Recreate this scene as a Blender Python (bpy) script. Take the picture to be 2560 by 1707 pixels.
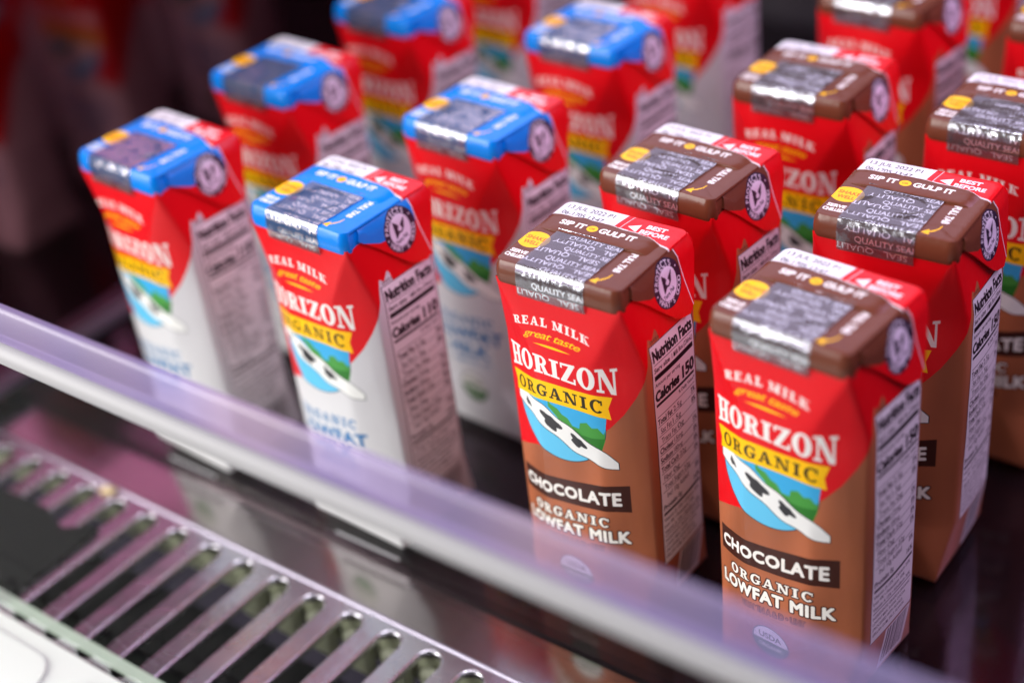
import bpy, bmesh, math, random
import numpy as np
from mathutils import Matrix, Vector

random.seed(4)
for o in list(bpy.data.objects):
    bpy.data.objects.remove(o)
SC = bpy.context.scene
COL = SC.collection
U = 0.00082            # one working unit ("mm") in metres

# ------------------------------------------------------------------ camera
cd = bpy.data.cameras.new('camera')
cam = bpy.data.objects.new('camera', cd)
COL.objects.link(cam)
R3 = ((0.79464, -0.2599, 0.54864), (0.59753, 0.49452, -0.63119), (-0.10727, 0.8294, 0.54826))
CP = Vector((261.914, -435.269, 440.021)) * U
mw = Matrix([list(R3[i]) + [0] for i in range(3)] + [[0, 0, 0, 1]])
mw.translation = CP
cam.matrix_world = mw
cd.sensor_width = 36
cd.lens = 53.164
cd.clip_start = 0.01
cd.clip_end = 50
cd.dof.use_dof = True
cd.dof.focus_distance = 0.466
cd.dof.aperture_fstop = 3.7
SC.camera = cam

# ------------------------------------------------------------------ world, lamps, exposure
w = bpy.data.worlds.new('World')
SC.world = w
w.use_nodes = True
w.node_tree.nodes['Background'].inputs[0].default_value = (0.62, 0.52, 0.78, 1)
w.node_tree.nodes['Background'].inputs[1].default_value = 0.05
SC.view_settings.view_transform = 'Standard'
SC.view_settings.look = 'None'
SC.view_settings.exposure = 0
SC.view_settings.gamma = 1


def lamp(name, loc, target, sx, sy, power, color):
    l = bpy.data.lights.new(name, 'AREA')
    l.shape = 'RECTANGLE'
    l.size = sx * U
    l.size_y = sy * U
    l.energy = power
    l.color = color
    o = bpy.data.objects.new(name, l)
    COL.objects.link(o)
    o.location = Vector(loc) * U
    d = (Vector(target) - Vector(loc))
    o.rotation_euler = d.to_track_quat('-Z', 'Y').to_euler()
    return o


# bright shop aisle to the left front (neutral), lilac tubes inside the case
lamp('aisle_lamp', (-840, -920, 400), (-60, -20, 110), 900, 820, 18.0, (1.0, 0.975, 0.95))
lamp('case_lamp', (360, 300, 560), (20, 40, 60), 600, 320, 2.2, (0.88, 0.60, 1.0))
lamp('back_lamp', (-560, 700, 700), (-40, 60, 100), 1000, 600, 2.0, (0.82, 0.74, 1.0))
lamp('canopy_lamp', (-100, -120, 900), (-60, 60, 100), 900, 160, 4.2, (0.95, 0.92, 1.0))

# ------------------------------------------------------------------ printed artwork, drawn by code
def srgb(*c):
    return np.array(c, float) / 255.0


class Canvas:
    SS = 3

    def __init__(s, x0, y0, x1, y1, ppu, col):
        s.x0, s.y0, s.ppu = x0, y0, ppu
        s.w = int(round((x1 - x0) * ppu))
        s.h = int(round((y1 - y0) * ppu))
        s.a = np.empty((s.h, s.w, 3))
        s.a[:] = srgb(*col)

    def mask(s, edges):
        """coverage of a set of directed edges (nonzero winding)"""
        SS = s.SS
        k = s.ppu * SS
        E = (np.asarray(edges, float) - np.array([s.x0, s.y0])) * k   # n,2,2
        mn = np.floor(E.reshape(-1, 2).min(0) / SS).astype(int) - 1
        mx = np.ceil(E.reshape(-1, 2).max(0) / SS).astype(int) + 1
        ix0, iy0 = max(mn[0], 0), max(mn[1], 0)
        ix1, iy1 = min(mx[0], s.w), min(mx[1], s.h)
        if ix1 <= ix0 or iy1 <= iy0:
            return None
        W, H = (ix1 - ix0) * SS, (iy1 - iy0) * SS
        E = E - np.array([ix0, iy0]) * SS
        acc = np.zeros((H, W + 1), np.int16)
        for (xa, ya), (xb, yb) in E:
            if ya == yb:
                continue
            sg = 1
            if ya > yb:
                xa, ya, xb, yb = xb, yb, xa, ya
                sg = -1
            r0 = max(int(math.ceil(ya - .5)), 0)
            r1 = min(int(math.ceil(yb - .5)), H)
            if r1 <= r0:
                continue
            r = np.arange(r0, r1)
            x = xa + (r + .5 - ya) * (xb - xa) / (yb - ya)
            c = np.clip(np.ceil(x - .5), 0, W).astype(int)
            acc[r, c] += sg
        m = (np.cumsum(acc, 1)[:, :W] != 0).astype(float)
        m = m.reshape(iy1 - iy0, SS, ix1 - ix0, SS).mean((1, 3))
        return m, ix0, iy0, ix1, iy1

    def fill(s, edges, col, alpha=1.0):
        if len(edges) == 0:
            return
        r = s.mask(edges)
        if r is None:
            return
        m, a, b, c, d = r
        m = (m * alpha)[..., None]
        s.a[b:d, a:c] = s.a[b:d, a:c] * (1 - m) + srgb(*col) * m

    def image(s, name, alpha=None):
        im = bpy.data.images.new(name, s.w, s.h, alpha=alpha is not None)
        px = np.ones((s.h, s.w, 4), np.float32)
        px[..., :3] = s.a
        if alpha is not None:
            px[..., 3] = alpha
        im.pixels.foreach_set(px.ravel())
        im.update()
        im.pack()
        return im


def poly(pts, close=True):
    p = np.asarray(pts, float)
    ar = 0.5 * np.sum(p[:, 0] * np.roll(p[:, 1], -1) - np.roll(p[:, 0], -1) * p[:, 1])
    if ar < 0:
        p = p[::-1]
    return np.stack([p, np.roll(p, -1, 0)], 1)


def hole(pts):
    e = poly(pts)
    return e[:, ::-1]


def ell(cx, cy, rx, ry, n=48, a0=0, a1=360):
    a = np.radians(np.linspace(a0, a1, n, endpoint=(a1 - a0) < 360))
    return np.stack([cx + rx * np.cos(a), cy + ry * np.sin(a)], 1)


def rect(x0, y0, x1, y1):
    return [(x0, y0), (x1, y0), (x1, y1), (x0, y1)]


def stroke(pts, w, cap=True):
    """union of quads and discs along a polyline; w may be a list"""
    p = np.asarray(pts, float)
    ws = np.ones(len(p)) * w if np.isscalar(w) else np.asarray(w, float)
    out = []
    for i in range(len(p) - 1):
        d = p[i + 1] - p[i]
        L = np.hypot(*d)
        if L < 1e-9:
            continue
        n = np.array([-d[1], d[0]]) / L
        out.append(poly([p[i] + n * ws[i] / 2, p[i] - n * ws[i] / 2,
                         p[i + 1] - n * ws[i + 1] / 2, p[i + 1] + n * ws[i + 1] / 2]))
        if cap or i > 0:
            out.append(poly(ell(p[i][0], p[i][1], ws[i] / 2, ws[i] / 2, 10)))
    if cap:
        out.append(poly(ell(p[-1][0], p[-1][1], ws[-1] / 2, ws[-1] / 2, 10)))
    return np.concatenate(out)


def cat(*a):
    return np.concatenate([x for x in a if len(x)])


def grow(e, w, n=8):
    """thicken a shape: the outline stroked with width w"""
    out = [e]
    for (a, b) in e:
        d = b - a
        L = np.hypot(*d)
        if L > 1e-6:
            m = np.array([-d[1], d[0]]) / L * w / 2
            out.append(poly([a + m, a - m, b - m, b + m]))
        out.append(poly(ell(a[0], a[1], w / 2, w / 2, n)))
    return np.concatenate(out)


def split(e, step):
    out = []
    for a, b in e:
        k = max(1, int(math.ceil(np.hypot(*(b - a)) / step)))
        t = np.linspace(0, 1, k + 1)[:, None]
        q = a + (b - a) * t
        out.append(np.stack([q[:-1], q[1:]], 1))
    return np.concatenate(out)


_tc = {}


def glyphs(text, off=0.0, shear=0.0, sp=1.0):
    """outline of a line of text in the built-in font, cap height scaled to 1, x from 0"""
    key = (text, off, shear, sp)
    if key in _tc:
        return _tc[key]
    cu = bpy.data.curves.new('t', 'FONT')
    cu.body = text
    cu.resolution_u = 3
    cu.offset = off
    cu.shear = shear
    cu.space_character = sp
    ob = bpy.data.objects.new('t', cu)
    me = ob.to_mesh()
    v = np.array([q.co[:2] for q in me.vertices])
    seen = {}
    for p in me.polygons:
        vs = list(p.vertices)
        x = v[vs]
        ar = np.sum(x[:, 0] * np.roll(x[:, 1], -1) - np.roll(x[:, 0], -1) * x[:, 1])
        if ar < 0:
            vs = vs[::-1]
        for a, b in zip(vs, vs[1:] + vs[:1]):
            if (b, a) in seen:
                del seen[(b, a)]
            else:
                seen[(a, b)] = 1
    e = np.array([[v[a], v[b]] for a, b in seen]) if seen else np.zeros((0, 2, 2))
    ob.to_mesh_clear()
    bpy.data.objects.remove(ob)
    bpy.data.curves.remove(cu)
    if len(e):
        e = e / 0.70
        e[..., 0] -= e[..., 0].min()
    _tc[key] = e
    return e


# a small slab-serif alphabet (cap height 1) -------------------------------
def slab(text, st=.27, th=.13, gap=.13, sf=.12):
    X = 0.0
    out = []

    def bar(x0, y0, x1, y1):
        return poly(rect(x0, y0, x1, y1))

    def stem(x, w, f=.13, top=True, bot=True):
        r = [bar(x, 0, x + w, 1)]
        if top:
            r.append(bar(x - f, 1 - sf, x + w + f, 1))
        if bot:
            r.append(bar(x - f, 0, x + w + f, sf))
        return r

    for ch in text:
        g = []
        if ch == ' ':
            X += .45
            continue
        if ch == 'H':
            W = 1.0
            g += stem(.1, st) + stem(W - .1 - st, st) + [bar(.1, .44, W - .1, .44 + th)]
        elif ch == 'I':
            W = st + .26
            g += stem(.13, st)
        elif ch == 'O':
            W = .95
            g += [poly(ell(W / 2, .5, W / 2, .53)), hole(ell(W / 2, .5, W / 2 - st, .53 - th))]
        elif ch == 'R':
            W = .93
            o = [(.2, 1)] + list(ell(.48, .72, .33, .28, 16, 90, -90)) + [(.2, .44)]
            i = [(.1 + st, 1 - th)] + list(ell(.47, .72, .12, .28 - th, 12, 90, -90)) + [(.1 + st, .44 + th)]
            g += stem(.1, st) + [poly(o), hole(i), poly([(.42, .5), (.66, .5), (.92, 0), (.62, 0)]), bar(.6, 0, 1.0, sf)]
        elif ch == 'Z':
            W = .85
            g += [bar(.03, 1 - th, W, 1), bar(0, 0, W, th), poly([(.0, th * .6), (.32, th * .6), (W, 1 - th * .6), (W - .32, 1 - th * .6)]),
                  bar(.03, .72, .03 + .11, 1), bar(W - .11, 0, W, .30)]
        elif ch == 'N':
            W = 1.05
            g += [bar(.12, 0, .12 + th, 1), bar(W - .12 - th, 0, W - .12, 1), poly([(.06, 1), (.36, 1), (W - .12, 0), (W - .38, 0)]),
                  bar(-.02, 0, .12 + th + .12, sf), bar(-.04, 1 - sf, .3, 1), bar(W - .24 - th, 1 - sf, W, 1)]
        elif ch == 'A':
            W = 1.02
            g += [poly([(.4, 1), (.62, 1), (.93, 0), (.65, 0)]), poly([(.4, 1), (.54, 1), (.2, 0), (.07, 0)]), bar(.22, .27, .75, .27 + th),
                  bar(-.02, 0, .34, sf), bar(.56, 0, 1.05, sf)]
        elif ch in 'CG':
            W = .93
            a = ell(.5, .5, .48, .53, 40, 42, 318)
            b = ell(.5, .5, .48 - st, .53 - th, 40, 42, 318)
            g += [poly(list(a) + list(b)[::-1]), bar(.78, .62, .78 + .1, .97)]
            if ch == 'G':
                g += [bar(.62, .05, .62 + st * .9, .48), bar(.48, .48 - sf, .97, .48)]
        elif ch == 'E':
            W = .84
            g += [bar(.1, 0, .1 + st, 1), bar(0, 0, .8, th), bar(0, 1 - th, .8, 1), bar(.3, .44, .6, .44 + th), bar(.69, 0, .8, .3), bar(.69, .7, .8, 1), bar(.53, .35, .62, .66)]
        elif ch == 'L':
            W = .8
            g += stem(.1, st) + [bar(.1, 0, .78, th), bar(.67, 0, .78, .34)]
        elif ch == 'M':
            W = 1.25
            g += stem(.1, th * 1.1) + stem(W - .12 - st, st) + [poly([(.06, 1), (.34, 1), (.72, .08), (.52, .08)]), poly([(W - .34, 1), (W - .12, 1), (.72, .08), (.56, .08)])]
        elif ch == 'K':
            W = 1.0
            g += stem(.1, st) + [poly([(.3, .42), (.42, .58), (.9, 1), (.68, 1)]), poly([(.4, .6), (.62, .6), (.97, 0), (.66, 0)]), bar(.6, 1 - sf, 1.0, 1), bar(.58, 0, 1.04, sf)]
        elif ch == 'T':
            W = .9
            g += [bar(.45 - st / 2, 0, .45 + st / 2, 1), bar(0, 1 - th, .9, 1), bar(0, .7, .1, 1), bar(.8, .7, .9, 1), bar(.25, 0, .65, sf)]
        elif ch == 'W':
            W = 1.3
            g += [poly([(0, 1), (.28, 1), (.5, 0), (.3, 0)]), poly([(.5, 0), (.34, 0), (.56, 1), (.74, 1)]), poly([(.56, 1), (.78, 1), (1.0, 0), (.8, 0)]), poly([(.84, 0), (1.0, 0), (1.28, 1), (1.14, 1)])]
        elif ch == 'F':
            W = .8
            g += stem(.1, st, top=False) + [bar(0, 1 - th, .8, 1), bar(.3, .44, .6, .44 + th), bar(.69, .68, .8, 1)]
        e = cat(*g)
        e = e.copy()
        e[..., 0] += X
        out.append(e)
        X += W + gap
    return np.concatenate(out)


def fitx(e, x0, x1):
    e = e.copy()
    mn, mx = e[..., 0].min(), e[..., 0].max()
    e[..., 0] = x0 + (e[..., 0] - mn) * (x1 - x0) / (mx - mn)
    return e


def between(e, x0, x1, bot, top, step=1.2):
    """lay unit-high text between the curves bot(x) and top(x)"""
    e = split(fitx(e, x0, x1), step)
    x = e[..., 0]
    y = e[..., 1]
    e = e.copy()
    e[..., 1] = bot(x) + y * (top(x) - bot(x))
    return e


def curve(pts, deg=3):
    p = np.array(pts, float)
    c = np.polyfit(p[:, 0], p[:, 1], min(deg, len(p) - 1))
    return lambda x: np.polyval(c, x)


def at(e, x, y, h, width=None, ang=0, align='l'):
    e = e.copy()
    e = e * h
    if width:
        e[..., 0] *= width / max(e[..., 0].max(), 1e-6)
    if align == 'c':
        e[..., 0] -= e[..., 0].max() / 2
    if align == 'r':
        e[..., 0] -= e[..., 0].max()
    a = math.radians(ang)
    X = e[..., 0] * math.cos(a) - e[..., 1] * math.sin(a)
    Y = e[..., 0] * math.sin(a) + e[..., 1] * math.cos(a)
    return np.stack([X + x, Y + y], -1)


def ring_text(text, cx, cy, r, h, a0, a1, inside=False, off=.02, sx=1.0):
    """text set round a circle from angle a0 to a1 (degrees)"""
    out = []
    n = len(text)
    for i, ch in enumerate(text):
        if ch == ' ':
            continue
        a = a0 + (a1 - a0) * i / max(1, n - 1)
        g = glyphs(ch, off)
        g = g * h
        g = g.copy()
        g[..., 0] -= g[..., 0].max() / 2
        t = math.radians(a - 90 if not inside else a + 90)
        rr = r if not inside else r + h
        X = g[..., 0] * math.cos(t) - g[..., 1] * math.sin(t)
        Y = g[..., 0] * math.sin(t) + g[..., 1] * math.cos(t)
        out.append(np.stack([X + cx + rr * math.cos(math.radians(a)) * sx, Y + cy + rr * math.sin(math.radians(a))], -1))
    return np.concatenate(out)


RED = (222, 4, 20)
WHITE = (232, 230, 228)
YEL = (255, 196, 0)
PERIOD = 102.3
S0 = -33.46


def wrap_art(kind):
    choc = kind == 'chocolate'
    low = (164, 94, 62) if choc else (208, 207, 209)
    c = Canvas(S0, 0, S0 + PERIOD, 153, 9, RED)
    # lower field with its splash
    arc = [(-33.5, 70), (-26, 73.5), (-17.6, 78), (-5, 82), (8, 89.2), (18.7, 98.0), (24.6, 104.6), (29.6, 112.2), (33.4, 119.6), (35.8, 126.0),
           (37, 131), (38.2, 134.6), (39.2, 134.2), (40.4, 132.8), (41.8, 134.5), (43.4, 136.6), (44.4, 135), (45.2, 131.2), (68.9, 131.2), (68.9, -1), (-34, -1)]
    c.fill(poly(arc), low)
    if choc:      # soft chocolate swirls printed on the field
        rnd = random.Random(3)
        yy, xx = np.mgrid[0:c.h, 0:c.w]
        gx = xx / c.ppu + S0
        gy = yy / c.ppu
        sw = np.sin(gx * .17 + 1.5 * np.sin(gy * .05 + gx * .03) + .4) * .5 + np.sin(gx * .33 - gy * .045 + 1) * .3
        isl = (np.abs(c.a - srgb(*low)).sum(2) < .02)
        c.a = np.where(isl[..., None], c.a * (1 + .13 * sw[..., None]), c.a)
    # globe
    c.fill(poly(ell(-4.6, 97.2, 21.9, 20.6, 72, 158, 384)), (38, 50, 60))
    c.fill(poly(ell(-4.6, 97.2, 21.5, 20.2, 72, 158, 384)), (96, 190, 228))
    # sky part a little deeper, hills on the right
    c.fill(poly([(-24, 104), (18, 104), (16.6, 93), (8, 92), (-2, 97), (-14, 102)]), (60, 170, 222))
    hills = [(-8, 104.5), (-6.5, 102.5), (-3.5, 101.6), (-1.5, 99.5), (1, 98.6), (3, 95.6), (6, 95.2), (6.5, 98), (9.5, 99), (11.5, 97), (14, 97.6), (16.2, 95), (16.8, 96.5), (16.6, 92), (15, 87),
             (12, 82.6), (8, 84), (3, 90), (-3, 96.5), (-8, 101)]
    c.fill(poly(hills), (70, 150, 62))
    c.fill(poly([(2.8, 95), (7, 92.5), (11, 92.2), (16.6, 93), (15, 87), (12, 82.6), (6.5, 87)]), (44, 118, 40))
    # plain white cloud / milk swoosh with dark patches across the globe
    t = np.linspace(0, 1, 40)
    cxs = -27.5 + 48.5 * t
    cys = 98.6 - 8.5 * t - 10.5 * t ** 2 + .8 * np.sin(t * 7)
    hw = 1.4 + 3.9 * np.sin(np.pi * np.clip(t * .93 + .05, 0, 1)) ** .7 + .5 * np.sin(t * 23)
    sw = np.concatenate([np.stack([cxs, cys + hw], 1), np.stack([cxs, cys - hw], 1)[::-1]])
    c.fill(grow(poly(sw), .7), (38, 44, 48))
    c.fill(poly(sw), (236, 236, 232))
    for (bx, by, rx, ry, ph) in ((-7.6, 93.6, 4.4, 3.2, .3), (4.6, 88.4, 3.2, 2.4, 1.4), (-20.5, 97.2, 1.8, 1.4, 2)):
        a = np.linspace(0, 2 * np.pi, 40, endpoint=False)
        r = 1 + .22 * np.sin(3 * a + ph) + .13 * np.sin(5 * a + 2 * ph)
        px_ = bx + rx * r * np.cos(a)
        c.fill(poly(np.stack([px_, by + ry * r * np.sin(a) - .35 * (px_ - bx)], 1)), (52, 52, 54))
    # banner
    bt = curve([(-31, 108.3), (-15, 111.6), (-1, 112.9), (10, 113.0), (20.8, 112.4)])
    bb = curve([(-30, 98.8), (-15, 102.4), (-1, 103.9), (10, 103.6), (19.6, 102.2)])
    xs = np.linspace(-29.8, 20.8, 30)
    xb = np.linspace(-28.6, 19.8, 30)
    ban = list(zip(xs, bt(xs))) + [(18.9, 107.2)] + list(zip(xb[::-1], bb(xb[::-1]))) + [(-28, 103.8)]
    c.fill(poly(ban), YEL)
    c.fill(between(slab('ORGANIC', .25, .12, .2), -26.2, 16.6, lambda x: bb(x) + 1.9, lambda x: bt(x) - 1.9), (42, 34, 20))
    # big name
    nb = curve([(-28, 111.4), (-20, 113.6), (-12, 115.5), (-3, 116.4), (5, 115.6), (10, 114.9), (22, 113.7)])
    nt = curve([(-28, 122.2), (-20, 123.3), (-12, 123.9), (-2, 124.4), (5, 124.2), (10, 124.5), (23, 125.7)])
    c.fill(between(slab('HORIZON', .3, .12, .08), -29.5, 23.4, nb, nt), (238, 234, 228))
    # small lines above
    rb = lambda x: 137.1 - ((x + 3.6) / 17.2) ** 2 * 2.6
    c.fill(between(slab('REAL MILK', .3, .15, .2), -21, 13.6, rb, lambda x: rb(x) + 3.7), (240, 232, 226))
    gb = lambda x: 132.0 - ((x + 3.6) / 13) ** 2 * 1.3
    c.fill(between(glyphs('great taste', .012, .45, .92), -17, 9.6, gb, lambda x: gb(x) + 3.1), YEL)
    xs = np.linspace(-12.4, 5.2, 20)
    q = 129.2 - ((xs + 3.6) / 9) ** 2 * .5
    hh = .55 * np.sin(np.pi * np.linspace(0.02, .98, 20))
    c.fill(poly(list(zip(xs, q + hh)) + list(zip(xs, q - hh))[::-1]), YEL)
    if choc:
        ct = curve([(-31, 61.5), (-16, 64.6), (-1, 67.4), (12, 69.4), (25, 70.6)])
        cb = curve([(-31, 49.8), (-16, 52.8), (-1, 55.4), (12, 56.8), (25, 57.3)])
        xs = np.linspace(-30.4, 24.6, 26)
        c.fill(poly(list(zip(xs, ct(xs))) + list(zip(xs, cb(xs)))[::-1]), (62, 30, 22))
        c.fill(grow(between(glyphs('CHOCOLATE', .0, 0, 1.1), -28.6, 20.6, lambda x: cb(x) + 3.2, lambda x: ct(x) - 3.5), .75, 6), (236, 232, 226))
        o1 = between(slab('ORGANIC', .27, .16, .22), -23.5, 15, lambda x: cb(x) - 8.2, lambda x: cb(x) - 3.6)
        o2 = grow(between(glyphs('LOWFAT MILK', .0, 0, 1.1), -29.3, 23.1, lambda x: cb(x) - 15.9, lambda x: cb(x) - 10.3), .75, 6)
        for e in (o1, o2):
            c.fill(grow(e, 1.1, 5), (66, 32, 22))
            c.fill(e, (238, 234, 226))
        e = between(glyphs('VITAMIN A & D \u2022 UHT', .008), -17, 12, lambda x: cb(x) - 21.6, lambda x: cb(x) - 18.7)
        c.fill(grow(e, .55, 6), (58, 28, 20))
        c.fill(e, (164, 94, 62))
        ux, uy = -3.5, 18.5
    else:
        BL = (24, 104, 160)
        cb = curve([(-31, 56), (-16, 58.6), (-1, 60.6), (12, 61.8), (25, 62.4)])
        c.fill(between(slab('ORGANIC', .27, .16, .22), -23.5, 14, cb, lambda x: cb(x) + 4.8), BL)
        c.fill(grow(between(glyphs('LOWFAT', .0, 0, 1.05), -24.5, 18, lambda x: cb(x) - 9.0, lambda x: cb(x) - 2.5), .8, 6), BL)
        c.fill(grow(between(glyphs('MILK', .0, 0, 1.05), -16, 9, lambda x: cb(x) - 17.8, lambda x: cb(x) - 11.5), .8, 6), BL)
        c.fill(between(glyphs('VITAMIN A & D \u2022 UHT', .004), -16, 10, lambda x: cb(x) - 22.4, lambda x: cb(x) - 19.8), BL)
        ux, uy = -3.5, 23.5
    # round certification mark
    c.fill(poly(ell(ux, uy, 8.3, 8.3)), (40, 60, 40))
    c.fill(poly(ell(ux, uy, 7.8, 7.8)), (226, 224, 218))
    c.fill(poly(ell(ux, uy, 7.8, 7.8, 24, 180, 360)), (64, 110, 60))
    c.fill(at(glyphs('USDA', .02), ux, uy + 1.4, 3.0, 10, 0, 'c'), (58, 84, 54))
    c.fill(at(glyphs('ORGANIC', .02), ux, uy - 3.8, 2.0, 11, 0, 'c'), (226, 224, 218))
    # the other narrow side carries a plain red dome instead of the nutrition panel
    other = c.a.copy()
    c2 = Canvas(S0, 0, S0 + PERIOD, 153, 9, RED)
    c2.a = other
    c2.fill(poly(rect(33, -1, 69, 154)), RED)
    c2.fill(poly([(33, 118.5), (38, 117), (44, 111), (50, 102), (56, 91), (62, 79), (69, 69.5), (69, -1), (33, -1)]), low)
    for k in range(9):
        c2.fill(at(glyphs('Organic milk from family farms', .0), 40, 60 - k * 4.2, 1.8, 22 - (k * 7) % 5), (60, 40, 60))
    # nutrition panel on the side
    L, Rr, B, T = 38.2, 67.4, 26.5, 131.0
    ink = (30, 16, 26)
    c.fill(poly(rect(L - .35, B - .35, Rr + .35, T + .35)), ink)
    c.fill(poly(rect(L, B, Rr, T)), (226, 222, 224))
    x0, x1 = L + 1.1, Rr - 1.0
    wd = x1 - x0
    c.fill(at(glyphs('GRADE A', .0), 39.2, 132.0, 1.4, 6), (60, 30, 24))
    c.fill(grow(at(glyphs('Nutrition Facts', .0), x0, 124.2, 4.8, wd), .55, 6), ink)

    def line(y, h=.25):
        c.fill(poly(rect(x0, y, x1, y + h)), ink)
    line(122.7)
    c.fill(at(glyphs('Serv size', .02), x0, 119.4, 2.1, 10.4), ink)
    c.fill(at(glyphs('1 Milk Box (236mL)', .012), x1, 119.4, 2.1, 15.2, 0, 'r'), ink)
    line(115.9, 2.2)
    c.fill(at(glyphs('Amount per serving', .008), x0, 112.9, 1.7, 17), ink)
    c.fill(grow(at(glyphs('Calories', .0), x0, 106.4, 4.4, 15.8), .6, 6), ink)
    c.fill(grow(at(glyphs('150' if choc else '110', .0), x1, 106.4, 5.2, 8.5, 0, 'r'), .7, 6), ink)
    line(103.9, 1.2)
    c.fill(at(glyphs('% Daily Value*', .015), x1, 101.2, 1.4, 12, 0, 'r'), ink)
    rows = [('Total Fat', ' 2.5g', '3%', 0), ('Sat Fat', ' 1.5g', '8%', 1), ('Trans Fat', ' 0g', '', 1), ('Cholest', ' 15mg', '5%', 0), ('Sodium', ' 180mg', '8%', 0),
            ('Total Carb', ' 22g', '8%', 0), ('Fiber', ' 0g', '0%', 1), ('Total Sugars', ' 22g', '', 1), ('Incl 10g Added', '', '20%', 2)]
    y = 95.6
    for k, (a, b, d, ind) in enumerate(rows):
        line(y + 3.6)
        bold = .028 if ind == 0 else .004
        e = glyphs(a, bold)
        ww = e[..., 0].max() * 2.0 * .92
        c.fill(at(e, x0 + ind * 1.3, y, 2.5, ww), ink)
        if b:
            c.fill(at(glyphs(b.strip(), .002), x0 + ind * 1.3 + ww + .9, y, 2.4, 4.6 if len(b) < 5 else 6), ink)
        if d:
            c.fill(at(glyphs(d, .02), x1, y, 2.4, 3.2, 0, 'r'), ink)
        y -= 4.55
    c.fill(at(glyphs('Protein', .028), x0, 54.0, 2.4, 9), ink)
    c.fill(at(glyphs('8g', .0), x0 + 10, 54.0, 2.4, 2.6), ink)
    c.fill(at(glyphs('16%', .02), x1, 54.0, 2.4, 4.4, 0, 'r'), ink)
    line(51.2, 1.3)
    for k, s_ in enumerate(['Vitamin D 15% \u2022 Calcium 25%', 'Iron 4% \u2022 Potassium 10%', 'Vitamin A 15% \u2022 Riboflavin 30%']):
        c.fill(at(glyphs(s_, .006), x0, 48.0 - k * 3.1, 1.7, wd * (.95, .8, .97)[k]), ink)
    line(40.4, .4)
    for k, s_ in enumerate(['INGREDIENTS: GRADE A ORGANIC', 'LOWFAT MILK, SUGAR, COCOA', '(PROCESSED WITH ALKALI),', 'GELLAN GUM, SALT, FLAVOR'] if choc else
                           ['INGREDIENTS: GRADE A ORGANIC', 'LOWFAT MILK, VITAMIN A', 'PALMITATE, VITAMIN D3.', 'CONTAINS MILK']):
        c.fill(at(glyphs(s_, .004), x0, 37.6 - k * 2.7, 1.45, wd * (.98, .86, .8, .84)[k]), ink)
    # bar code
    c.fill(poly(rect(49.6, 2.5, 68.2, 25.2)), (226, 222, 224))
    rnd = random.Random(11)
    x = 51.4
    while x < 66.2:
        bw = rnd.choice((.28, .28, .56, .84))
        c.fill(poly(rect(x, 5.2, x + bw, 24.2)), ink)
        x += bw + rnd.choice((.3, .3, .55, .8))
    c.a = np.concatenate([c.a, c2.a], 1)
    c.w = c.a.shape[1]
    return c.image('printed wrap ' + kind)


def logo_disc(c, cx, cy, r, ry):
    """dark ring with lettering round a pale disc and a small folded-triangle sign"""
    ink = (50, 34, 56)
    c.fill(poly(ell(cx, cy, r, ry, 64)), ink)
    c.fill(poly(ell(cx, cy, r * .66, ry * .70, 64)), (226, 214, 230))
    k = ry / r

    def sq(e):
        e = e.copy()
        e[..., 1] = cy + (e[..., 1] - cy) * k
        return e
    c.fill(sq(ring_text('PROTECTS', cx, cy, r * .71, r * .22, 172, 62)), (230, 220, 232))
    c.fill(sq(ring_text("WHAT'S GOOD", cx, cy, r * .71, r * .22, 216, 352, True)), (230, 220, 232))
    c.fill(poly(ell(cx + r * .72, cy + ry * .45, .4, .4, 10)), (230, 220, 232))
    c.fill(poly(ell(cx - r * .83, cy - ry * .2, .4, .4, 10)), (230, 220, 232))
    tri = [(-.42, .42), (-.12, .2), (.0, .02), (.12, .2), (.42, .42), (.28, -.05), (.1, -.22), (-.1, -.22), (-.28, -.38), (-.36, -.42)]
    c.fill(poly([(cx + x * r * .9, cy + .8 + y * ry * .95) for x, y in tri]), ink)
    c.fill(poly(ell(cx, cy + .6, r * .13, r * .13, 16)), (226, 214, 230))
    c.fill(at(glyphs('Tetra Pak', .02), cx, cy - ry * .47, r * .2, r * .85, 14, 'c'), ink)


def ear_art(kind):
    choc = kind == 'chocolate'
    lid = (106, 56, 38) if choc else (0, 128, 224)
    c = Canvas(-20, 130, 26, 162, 12, RED)
    c.fill(poly([(-21, 163), (-21, 153.4), (-16, 152.6), (-8, 149.0), (-2, 148.6), (4, 148), (12.2, 149.4), (12.4, 163)]), lid)
    seam = [(11.4, 163), (11.9, 158), (12.6, 152), (13.6, 146), (15.0, 140), (16.6, 133.6)]
    c.fill(stroke(seam, .5), (226, 214, 220))
    logo_disc(c, 3.4, 149.6, 8.6, 9.6)
    return c.image('printed ear ' + kind)


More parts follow.
